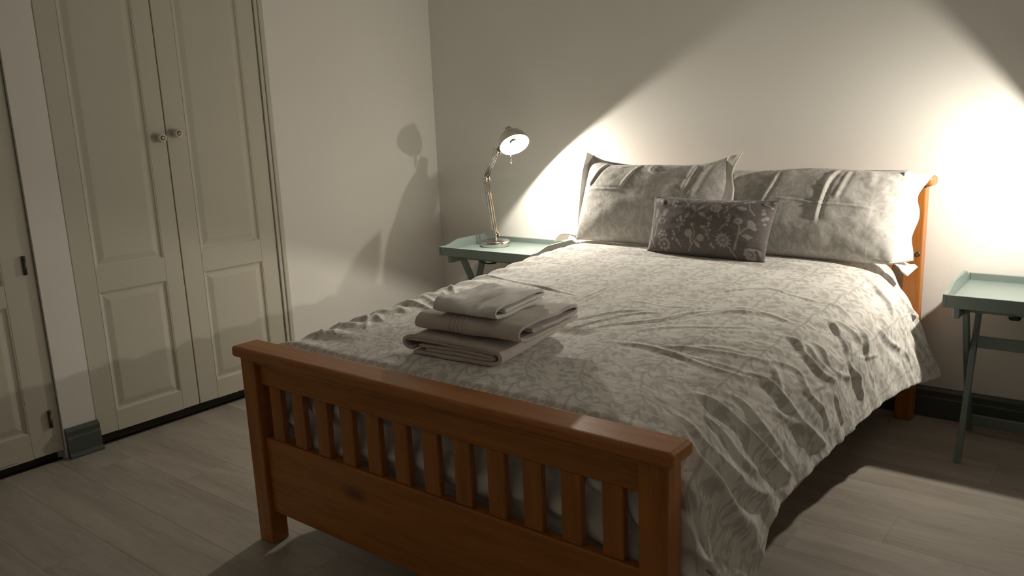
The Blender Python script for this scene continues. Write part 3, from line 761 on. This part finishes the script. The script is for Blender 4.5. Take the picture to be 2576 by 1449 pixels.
# ------------------------------------------------------------------ cushion
def homography(src, dst):
    Ah = []
    for (x, y), (u, v) in zip(src, dst):
        Ah.append([x, y, 1, 0, 0, 0, -u*x, -u*y, -u]); Ah.append([0, 0, 0, x, y, 1, -v*x, -v*y, -v])
    return np.linalg.svd(np.array(Ah, float))[2][-1].reshape(3, 3)
Hc = homography([(390, 150), (2370, 240), (150, 1060), (2090, 1262)], [(-1, 1), (1, 1), (-1, -1), (1, -1)])
CW, CH = .268, .150
def cst(x, y):
    p = Hc @ np.array([x, y, 1.0]); return p[0]/p[2]*CW, p[1]/p[2]*CH
def cushion_pat(s, t):
    X, Y = s*CW, t*CH; D = np.full(X.shape, -1.0); px_ = .000216          # metres per crop pixel
    def st(pts, r=9, r1=None): return stroke(X, Y, [cst(*p) for p in pts], r*px_, (r1 or r)*px_)
    def dc(x, y, r): c = cst(x, y); return disc(X, Y, c[0], c[1], r*px_)
    def lf(x0, y0, x1, y1, wd): a, b = cst(x0, y0), cst(x1, y1); return lens(X, Y, a[0], a[1], math.atan2(b[1]-a[1], b[0]-a[0]), math.hypot(b[0]-a[0], b[1]-a[1]), wd*px_)
    parts = []
    # trefoil sprig
    parts += [st([(1030, 600), (1100, 490), (1180, 420)]), st([(1090, 500), (1080, 430)]), lf(1100, 480, 1050, 350, 45), lf(1120, 470, 1245, 355, 42), lf(1130, 490, 1265, 580, 45)]
    # carnation
    parts += [st([(1490, 600), (1465, 500), (1440, 440)], 14, 7)]+[dc(1430+75*math.cos(a), 425+60*math.sin(a), 36) for a in np.arange(0, 6.2, .8)]+[dc(1430, 420, 45)]
    # bud stems
    parts += [st([(1560, 525), (1650, 425), (1735, 345)]), dc(1730, 345, 26), dc(1690, 385, 24), dc(1612, 395, 34), st([(1610, 470), (1612, 400)])]
    parts += [st([(2040, 540), (1970, 440), (1950, 340)], 14, 10), lf(1930, 450, 1760, 400, 48), dc(1880, 300, 36), dc(1990, 280, 40), dc(1935, 300, 30)]
    parts += [st([(740, 450), (745, 380), (750, 230)], 8), dc(745, 250, 26), dc(715, 340, 36), dc(775, 375, 32), dc(795, 295, 34), dc(735, 300, 28)]
    parts += [st([(940, 430), (980, 340), (1090, 240)], 12, 8), st([(1000, 430), (975, 340), (920, 250)], 12, 8), dc(1080, 235, 30), dc(1020, 240, 26), dc(910, 250, 30)]
    parts += [st([(1110, 310), (1220, 265), (1400, 250)], 9), dc(1220, 262, 22), dc(1320, 255, 20)]
    parts += [st([(1510, 320), (1540, 265), (1780, 250)], 10), dc(1620, 262, 30), dc(1720, 262, 30)]
    # berry sprays
    parts += [st([(795, 810), (850, 690), (930, 590), (990, 530)]), lf(920, 600, 1005, 505, 38), lf(850, 660, 850, 540, 30), dc(785, 625, 30), dc(780, 740, 24), dc(880, 705, 26), dc(910, 640, 24), dc(960, 545, 34)]
    parts += [st([(1280, 940), (1275, 800), (1300, 700), (1350, 580)]), dc(1355, 575, 24), dc(1310, 610, 26), dc(1355, 635, 24), dc(1325, 700, 30), dc(1310, 740, 20), dc(1190, 745, 32), dc(1235, 745, 26), st([(1275, 830), (1200, 750)]), dc(1320, 800, 28), dc(1245, 868, 24)]
    parts += [st([(1475, 800), (1580, 700), (1640, 620), (1650, 550)]), dc(1650, 550, 24), dc(1615, 595, 22), dc(1665, 590, 20), dc(1635, 640, 28), dc(1545, 725, 24), dc(1605, 715, 24)]
    # poppies
    parts += [dc(955, 840, 88), dc(1140, 910, 76), dc(1035, 705, 42), st([(1045, 740), (1055, 850), (1000, 940)], 10), st([(890, 1085), (990, 985), (1090, 910)], 13, 9), lf(1030, 960, 1100, 1060, 40), st([(960, 990), (970, 900)], 20)]
    # daisy
    for a in np.arange(0, 6.25, .524): parts.append(lf(1510+42*math.cos(a), 950+42*math.sin(a), 1510+135*math.cos(a), 950+120*math.sin(a), 24))
    parts += [dc(1512, 948, 40), st([(1590, 1050), (1640, 1150), (1665, 1240)], 12)]
    # pair of stalks with heads
    parts += [st([(1670, 1080), (1760, 900), (1800, 780), (1790, 690)], 22, 10), st([(1790, 860), (1860, 790), (1950, 730)], 13), lf(1810, 870, 2000, 900, 40), lf(1900, 870, 1930, 940, 30)]
    parts += [dc(1790+50*math.cos(a), 650+34*math.sin(a), 32) for a in np.arange(0, 6.2, .9)]+[dc(1990, 710, 74), dc(1975, 660, 50), dc(2030, 760, 42)]
    # corner blossoms
    parts += [dc(490+(60+10*(k % 2))*math.cos(k*.9), 850+70*math.sin(k*.9), 34) for k in range(7)]+[dc(490+85*math.cos(k*.8), 980+70*math.sin(k*.8), 36) for k in range(8)]+[dc(490, 850, 40), dc(490, 980, 40)]
    parts += [dc(690, 800, 26), dc(700, 850, 32), dc(665, 910, 34), dc(730, 940, 34), dc(755, 980, 24), st([(780, 1035), (730, 940), (690, 800)], 9)]
    parts += [dc(1290, 1020, 28), dc(1330, 1050, 30), dc(1310, 1000, 24)]
    parts += [dc(1910+75*math.cos(k*.8), 1150+70*math.sin(k*.8), 40) for k in range(8)]+[dc(1900, 1150, 40)]
    parts += [dc(590, 460, 62), dc(560, 520, 44), st([(330, 850), (420, 640), (510, 520)], 14, 8)]+[dc(510+55*math.cos(k), 620+40*math.sin(k), 24) for k in range(6)]
    parts += [st([(180, 1030), (270, 840), (300, 700)], 20, 12), st([(310, 1020), (270, 850)], 12), lf(400, 560, 450, 400, 42)]
    parts += [dc(2170, 440, 28), dc(2175, 500, 40), dc(2210, 570, 40), dc(2160, 600, 34), dc(2180, 670, 28), dc(2320, 290, 26), dc(2290, 390, 24), dc(470, 240, 60), dc(540, 265, 50)]
    for p in parts: D = np.maximum(D, p)
    speck = .82+.18*vnoise(X*300, Y*300)
    return smoothstep(-.0010, .0010, D)*np.clip(speck, 0, 1)
def wr_cush(s, t): return .003*fbm(s*2+1, t*2+4, 3)+crease(s, t, [(-.95, .85), (-.80, .80), (-.74, .55)], .006, .06)+crease(s, t, [(.86, .95), (.84, .8), (.97, .7)], .005, .05)+crease(s, t, [(.75, -.75), (.9, -.7), (.95, -.9)], .008, .06)
cz0 = .686
def sh_cush(b, s, t, ex, ey, n):
    b = b - ey*(.010*np.clip(t, 0, 1)**3*(1-s**2))[..., None] + ex*(.008*s*(np.abs(t)**2-1))[..., None]
    return b
cu, FC, nC, exC, eyC = soft_pad('cushion', (1.668, -.500, cz0+.003), (2.192, -.545, cz0-.002), (1.655, -.408, .912), (2.200, -.425, .910), .062, CUSHM, 300, 180, sh_cush, wr_cush, cushion_pat, exp=(2.2, 2.2), flat=.45)
tag(cu, 'small dark taupe cushion printed with pale flowers, resting against the pillows', 'cushion')

# ------------------------------------------------------------------ folded towels
def towel(name, layers, thick, ax_p, ax_e, origin, length, mat, zs=1.0, wob=.004, nlen=46, seed=0.0, rib=None, taper=0.0, sag=None):
    """folded cloth: 2-D fold line 'layers' (p, z) thickened and run along ax_e for 'length'"""
    ap, ae = np.array(ax_p, float), np.array(ax_e, float); ap /= np.linalg.norm(ap); ae /= np.linalg.norm(ae)
    layers = [(p_, z_*zs) for p_, z_ in layers]; thick *= zs
    C = catmull(layers, 26*len(layers))
    L = np.concatenate([[0], np.cumsum(np.hypot(*np.diff(C, axis=0).T))]); q = np.linspace(0, L[-1], int(L[-1]/.0045))
    C = np.stack([np.interp(q, L, C[:, 0]), np.interp(q, L, C[:, 1])], -1)
    tg = np.gradient(C, axis=0); tg /= np.linalg.norm(tg, axis=1, keepdims=True)+1e-9; nn = np.stack([-tg[:, 1], tg[:, 0]], -1)
    h = thick/2
    capa = [C[-1]+tg[-1]*h*math.sin(a)+nn[-1]*h*math.cos(a) for a in np.linspace(0, np.pi, 6)[1:-1]]
    capb = [C[0]-tg[0]*h*math.sin(a)-nn[0]*h*math.cos(a) for a in np.linspace(0, np.pi, 6)[1:-1]]
    loop = np.concatenate([C+nn*h, np.array(capa), (C-nn*h)[::-1], np.array(capb)])
    e = np.linspace(0, 1, nlen); rows = []
    for k in e:
        rr = loop.copy()
        ed = min(k, 1-k)*length
        rr[:, 0] += wob*fbm(loop[:, 0]*6+seed, np.full(len(loop), k*4+seed), 2)*1.2
        rr[:, 1] += wob*fbm(loop[:, 0]*9+seed+4, np.full(len(loop), k*5+seed), 2)*np.clip(loop[:, 1]/.03, .0, 1)*.8
        if taper: rr[:, 0] *= 1-taper*(1-k)
        if sag is not None: rr[:, 1] += sag(rr[:, 0], k)*np.clip(loop[:, 1]/max(C[:, 1].max(), 1e-3), 0, 1)
        end = (k+wob*1.2*fbm(loop[:, 0]*12+seed, loop[:, 1]*30+seed+k, 2)*(1 if ed < 1e-6 else .3)/length)*length
        P3d = np.array(origin)+rr[:, :1]*ap+end[:, None]*ae
        P3d[:, 2] = origin[2]+rr[:, 1]
        rows.append(P3d)
    Pm = np.array(rows)
    if rib is not None: Pm = rib(Pm, loop, e)
    o = grid_mesh(name, Pm, mat, wrap_u=True)
    bmx = bmesh.new(); bmx.from_mesh(o.data)
    bnd = [ed for ed in bmx.edges if ed.is_boundary]; bmesh.ops.holes_fill(bmx, edges=bnd, sides=0)
    bmesh.ops.triangulate(bmx, faces=[f for f in bmx.faces if len(f.verts) > 4])
    bmesh.ops.recalc_face_normals(bmx, faces=bmx.faces); bmx.to_mesh(o.data); bmx.free()
    for p in o.data.polygons: p.use_smooth = True
    return o
TZ0 = .634
ang = math.radians(4)
TX, TY = (math.cos(ang), math.sin(ang), 0), (-math.sin(ang)-.10, math.cos(ang), 0)
th = .0115
# bath towel: rolled-in layers seen end on
lay = [(.300, .0065), (.10, .0065), (.10, .0065), (.035, .012), (.016, .034), (.030, .056), (.10, .0615), (.30, .0560), (.338, .047), (.350, .031), (.338, .017), (.300, .0165)]
lay = [(.055, .0070), (.20, .0065), (.315, .0068), (.346, .017), (.352, .033), (.338, .048), (.28, .0555), (.12, .0605), (.05, .0600), (.022, .049), (.017, .034), (.026, .021), (.046, .0175)]
inner = [(.075, .0300), (.14, .0335), (.24, .0325), (.315, .030), (.330, .0235), (.318, .0185), (.24, .0185), (.16, .0205), (.10, .019)]
TO = (1.700, -1.985, TZ0)
bt = towel('bath_towel', lay, th, TX, TY, TO, .335, TOWEL, .80, seed=1.0, wob=.003)
# the layers folded inside belong to the same towel
inn = towel('inner_fold', inner, th*.93, TX, TY, (TO[0]+TY[0]*.006, TO[1]+.006, TO[2]), .322, TOWEL, .80, seed=3.0, wob=.002)
inn.parent = bt
lay0 = [(.036, .0492), (.12, .0490), (.27, .0445), (.326, .0395)]
in2 = towel('inner_fold', lay0, th*.8, TX, TY, (TO[0]+TY[0]*.004, TO[1]+.004, TO[2]), .322, TOWEL, .80, seed=5.0, wob=.0015); in2.parent = bt
tag(bt, 'taupe bath towel with its folded layers showing, lowest of the towel stack', 'towel', 'folded towels on the duvet')
# hand towel: rounded fold towards the footboard, ribbed band
EX2, PY2 = (math.cos(ang), math.sin(ang), 0), (-.10, 1, 0)
layB = [(.300, .0075), (.15, .0070), (.045, .0085), (.015, .018), (.008, .033), (.017, .050), (.045, .0585), (.15, .0600), (.29, .0570)]
layB = [(.318, .0075), (.15, .0070), (.045, .0085), (.014, .020), (.009, .034), (.020, .050), (.05, .0575), (.17, .0575), (.290, .0535), (.318, .043), (.312, .030), (.27, .026), (.17, .0270), (.075, .0290)]
def ribs(Pm, loop, e):
    g = np.exp(-((e-.43)/.11)**6)
    sh = -.0085*g*(1-np.abs(np.sin(e*length_ribs*np.pi))**.55)+.0015*g
    cen = Pm.mean(1, keepdims=True); d = Pm-cen; d[..., 0] = 0; d /= np.linalg.norm(d, axis=-1, keepdims=True)+1e-9
    return Pm+d*sh[:, None, None]
length_ribs = 23.0
z2 = TZ0+.0605*.8+.0075
ht = towel('hand_towel', layB, .0125, PY2, EX2, (1.738, -1.955, z2), .352, TOWEL, .78, seed=7.0, wob=.004, nlen=240, rib=ribs)
tag(ht, 'taupe hand towel with a ribbed band, in the middle of the towel stack', 'towel', 'folded towels on the duvet')
layC = [(.275, .0070), (.15, .0065), (.04, .0080), (.012, .016), (.010, .027), (.025, .037), (.06, .0415), (.16, .0435), (.262, .0400), (.285, .030), (.27, .0225), (.16, .0215), (.06, .0205)]
z3 = z2+.0575*.78+.0085
def sagC(p, k): return -.004+.006*np.sin(p*22+1)*np.cos(k*5)
ft = towel('face_towel', layC, .0115, (-.16, 1, 0), (math.cos(.02), math.sin(.02), 0), (1.800, -1.935, z3), .212, TOWELW, .85, seed=11.0, wob=.006, nlen=60, sag=sagC)
tag(ft, 'small cream towel on top of the towel stack', 'towel', 'folded towels on the duvet')

# ------------------------------------------------------------------ butler tray tables
TBW, TBD, TBZ = .60, .445, .613
def make_table(name, label, loc, group):
    t = thing(name, label, 'table', loc, group)
    fz, rt = TBZ-.026, .011              # tray floor top, rim thickness
    box('tray_floor', rt, TBW-rt, rt, TBD-rt, fz-.010, fz, SAGE, t, .0015, 1)
    box('front_rim', rt+.001, TBW-rt-.001, 0, rt, TBZ-.045, TBZ, SAGE, t, .0015, 1)
    box('back_rim', rt+.001, TBW-rt-.001, TBD-rt, TBD, TBZ-.045, TBZ, SAGE, t, .0015, 1)
    # scalloped ends: rim sweeps up to a hand-hold in the middle
    ysn = np.linspace(0, TBD, 60)
    up = .022*smoothstep(.10, .36, ysn/TBD)*(1-smoothstep(.80, .90, ysn/TBD)) 
    for xa in (0, TBW-rt):
        bm = bmesh.new(); ring = []
        for y, h in zip(ysn, up):
            ring.append([bm.verts.new((xa+dx, y, z)) for dx, z in ((0, TBZ-.045), (rt, TBZ-.045), (rt, TBZ+h), (0, TBZ+h))])
        for Ar, Br in zip(ring, ring[1:]):
            for k in range(4): bm.faces.new((Ar[k], Ar[(k+1) % 4], Br[(k+1) % 4], Br[k]))
        bm.faces.new(ring[0]); bm.faces.new(ring[-1][::-1]); bmesh.ops.recalc_face_normals(bm, faces=bm.faces)
        finish('end_rim', bm, SAGE, t)
    # runners below the tray
    for xa in (.030, TBW-.050): box('runner', xa, xa+.020, .030, TBD-.030, TBZ-.088, TBZ-.045, SAGE, t, .002, 1)
    # folding cross legs: each leg a slanted bar
    def leg(x, ya, yb, w=.034, d=.019):
        z1 = TBZ-.046; bm = bmesh.new()
        dy, dz = yb-ya, z1; Ln = math.hypot(dy, dz); hw = w/2/ (dz/Ln)
        vs = [bm.verts.new(v) for x_ in (x, x+d) for v in ((x_, ya-hw, 0), (x_, ya+hw, 0), (x_, yb+hw, z1), (x_, yb-hw, z1))]
        bm.faces.new(vs[:4]); bm.faces.new(vs[4:][::-1])
        for k in range(4): bm.faces.new((vs[k], vs[4+k], vs[4+(k+1) % 4], vs[(k+1) % 4]))
        bmesh.ops.recalc_face_normals(bm, faces=bm.faces)
        bmesh.ops.bevel(bm, geom=bm.edges[:], offset=.0015, segments=1, affect='EDGES')
        finish('leg', bm, SAGE, t)
    yf, yb_ = .050, TBD-.045
    ytf, ytb = .110, .285
    for x in (.066, TBW-.066-.019): leg(x, yf, ytb)            # front foot, leans back
    for x in (.044, TBW-.044-.019): leg(x, yb_, ytf)            # rear foot, leans forward
    def yline(y0, y1, z): return y0+(y1-y0)*z/(TBZ-.046)
    z = .385; box('stretcher', .085, TBW-.085, yline(yf, ytb, z)-.008, yline(yf, ytb, z)+.010, z, z+.042, SAGE, t, .002, 1)
    z = .030; box('stretcher', .063, TBW-.063, yline(yb_, ytf, z)-.020, yline(yb_, ytf, z)-.002, z, z+.040, SAGE, t, .002, 1)
    box('top_bar', .063, TBW-.063, ytf-.004, ytf+.014, TBZ-.078, TBZ-.047, SAGE, t, .002, 1)
    for xa in (.185, TBW-.215):
        bm = bmesh.new()
        pts = [(0.10, TBZ-.080), (.15, TBZ-.102), (.20, TBZ-.108), (.25, TBZ-.100), (.30, TBZ-.082)]
        rg = [[bm.verts.new((xa+dx, y, z+dz)) for dx, dz in ((0, 0), (.028, 0), (.028, .0025), (0, .0025))] for y, z in pts]
        for Ar, Br in zip(rg, rg[1:]):
            for k in range(4): bm.faces.new((Ar[k], Ar[(k+1) % 4], Br[(k+1) % 4], Br[k]))
        bm.faces.new(rg[0]); bm.faces.new(rg[-1][::-1]); bmesh.ops.recalc_face_normals(bm, faces=bm.faces)
        finish('webbing_strap', bm, BLACKW, t)
    return t
LTX, RTX, TYY = .400, 2.793, -.475
make_table('tray_table', 'sage green tray table in the room corner, carrying the chrome lamp', (LTX, TYY+.03, 0), 'bedside tray tables')
make_table('tray_table', 'sage green tray table with crossed legs right of the bed', (RTX, TYY, 0), 'bedside tray tables')

# ------------------------------------------------------------------ bedside lamps
def bulb_material(name, strength):
    m, t, b = mat_new(name)
    b.inputs['Base Color'].default_value = (1, 1, 1, 1)
    b.inputs['Emission Color'].default_value = BULB_RGB+(1,); b.inputs['Emission Strength'].default_value = strength
    return m
def make_lamp(label, base, elbow, joint, head, axis, strength, group, recess):
    base, elbow, joint, head, axis = (Vector(v) for v in (base, elbow, joint, head, axis)); axis.normalize()
    L = thing('desk_lamp', label, 'lamp', base, group); org = tuple(base)
    lathe('base', [(0, 0), (.076, 0), (.078, .003), (.078, .025), (.074, .030), (.030, .0315), (0, .032)], base, (0, 0, 1), CHROME, L, 56, org)
    pv = base+Vector((0, 0, .062))
    lathe('swivel_stem', [(0, .028), (.012, .028), (.010, .040), (.0065, .048), (.0065, .064), (0, .064)], base, (0, 0, 1), CHROME, L, 20, org)
    # flat plane of the arm
    d1 = (elbow-pv).normalized(); d2 = (joint-elbow).normalized()
    sidev = d1.cross(d2).normalized()
    def off(d): return sidev.cross(d).normalized()
    o1, o2 = off(d1), off(d2)
    for k in (-1, 1):
        for s in (-1, 1):
            rod('arm_rod', pv+o1*.011*k+sidev*.007*s, elbow+o1*.011*k+sidev*.007*s, .0030, CHROME if s < 0 else ROD_REFL, L, org, 10)
            rod('arm_rod', elbow+o2*.009*k+sidev*.006*s+d2*.01, joint+o2*.009*k+sidev*.006*s, .0028, CHROME, L, org, 10)
    for s in (-1, 1):
        bm = bmesh.new(); a, b_ = pv+d1*.030+sidev*.013*s, pv+d1*.135+sidev*.013*s; n = 150
        add_tube(bm, [a+(b_-a)*(i/n)+(o1*math.cos(i*.9)+sidev*math.sin(i*.9))*.0048 for i in range(n+1)], .0011, 5)
        finish('spring', bm, CHROME, L, True, org)
    for p, q in ((pv, 'pivot_bracket'), (elbow, 'elbow_bracket'), (joint, 'head_bracket')):
        bm = bmesh.new(); dd = d1 if q != 'head_bracket' else d2; oo = off(dd)
        for s in (-1, 1):
            r = bmesh.ops.create_cube(bm, size=1.0)
            Mx = Matrix.Identity(4)
            for i in range(3): Mx[i][0] = oo[i]*.040; Mx[i][1] = sidev[i]*.0022; Mx[i][2] = dd[i]*.026; Mx[i][3] = (p+sidev*.0105*s)[i]
            bmesh.ops.transform(bm, matrix=Mx, verts=r['verts'])
        for k in (-1, 1): add_rod(bm, p+oo*.011*k-sidev*.017, p+oo*.011*k+sidev*.017, .0035, 10)
        finish(q, bm, CHROME, L, False, org)
    # domed shade, open end looks along axis; head = centre of the rim plane
    prof = [(.0735, .001), (.0760, .0), (.0770, -.004), (.0745, -.022), (.067, -.045), (.054, -.064), (.036, -.077), (.022, -.083), (.019, -.092), (.017, -.108), (.0, -.110)]
    inner = [(.0735, .001), (.0720, -.022), (.0645, -.044), (.0515, -.062), (.034, -.074), (.0, -.078)]
    bm = bmesh.new(); add_lathe(bm, prof[1:] , head, axis, 48); nf = len(bm.faces)
    add_lathe(bm, [prof[1]]+inner, head, axis, 48)
    bm.faces.ensure_lookup_table()
    for f in list(bm.faces)[nf:]: f.material_index = 1
    bmesh.ops.remove_doubles(bm, verts=bm.verts, dist=1e-5)
    sh = finish('shade', bm, [CHROME, SHADEIN], L, True, org)
    sc = head-axis*.052
    rod('head_link', joint+d2*.004, head-axis*.062+ (joint-head).normalized()*.052, .005, CHROME, L, org, 10)
    # handle below the rim
    dn = Vector((0, 0, -1)); dn = (dn-axis*dn.dot(axis)).normalized()
    h0 = head+dn*.074-axis*.004; h1 = h0+Vector((0, 0, -1))*.046
    bm = bmesh.new(); add_rod(bm, h0, h1, .0035, 10, .0022)
    r = bmesh.ops.create_uvsphere(bm, u_segments=14, v_segments=10, radius=.0058); bmesh.ops.translate(bm, vec=h1, verts=r['verts'])
    finish('handle', bm, CHROME, sh, True, org)
    lathe('bulb_socket', [(0, -.078), (.016, -.078), (.016, -.064), (.013, -.060), (0, -.060)], head, axis, SHADEIN, sh, 20, org)
    # reflector bulb: frosted front, silvered back
    bm = bmesh.new(); R = .029; al = math.radians(34); n = 10
    cen = head-axis*recess
    add_lathe(bm, [(0 if k == 0 else R*math.sin(al*k/n), R*math.cos(al*k/n)) for k in range(n+1)], cen, axis, 28); nf = len(bm.faces)
    add_lathe(bm, [(R*math.sin(al+(math.pi*.86-al)*k/n), R*math.cos(al+(math.pi*.86-al)*k/n)) for k in range(n+1)]+[(.012, -.031), (.0, -.032)], cen, axis, 28)
    bm.faces.ensure_lookup_table()
    for f in list(bm.faces)[nf:]: f.material_index = 1
    bmesh.ops.remove_doubles(bm, verts=bm.verts, dist=1e-6)
    o = finish('bulb', bm, [bulb_material('bulb_glow', strength), CHROME], sh, True, org); o['label'] = 'lit round bulb'
    return L
FZ = TBZ-.026
make_lamp('chrome jointed desk lamp, lit, standing on the tray table in the corner', (.560, -.170, FZ+.0005), (.525, -.185, .948), (.634, -.215, 1.096), (.780, -.250, 1.128), (.59, -.32, -.74), BULB1, 'bedside lamps', .034)
make_lamp('chrome jointed desk lamp lighting the wall above the right-hand tray table', (3.200, -.170, FZ+.0005), (3.265, -.215, .940), (3.205, -.280, 1.075), (3.100, -.345, 1.100), (-.87, .02, -.49), BULB2, 'bedside lamps', .043)
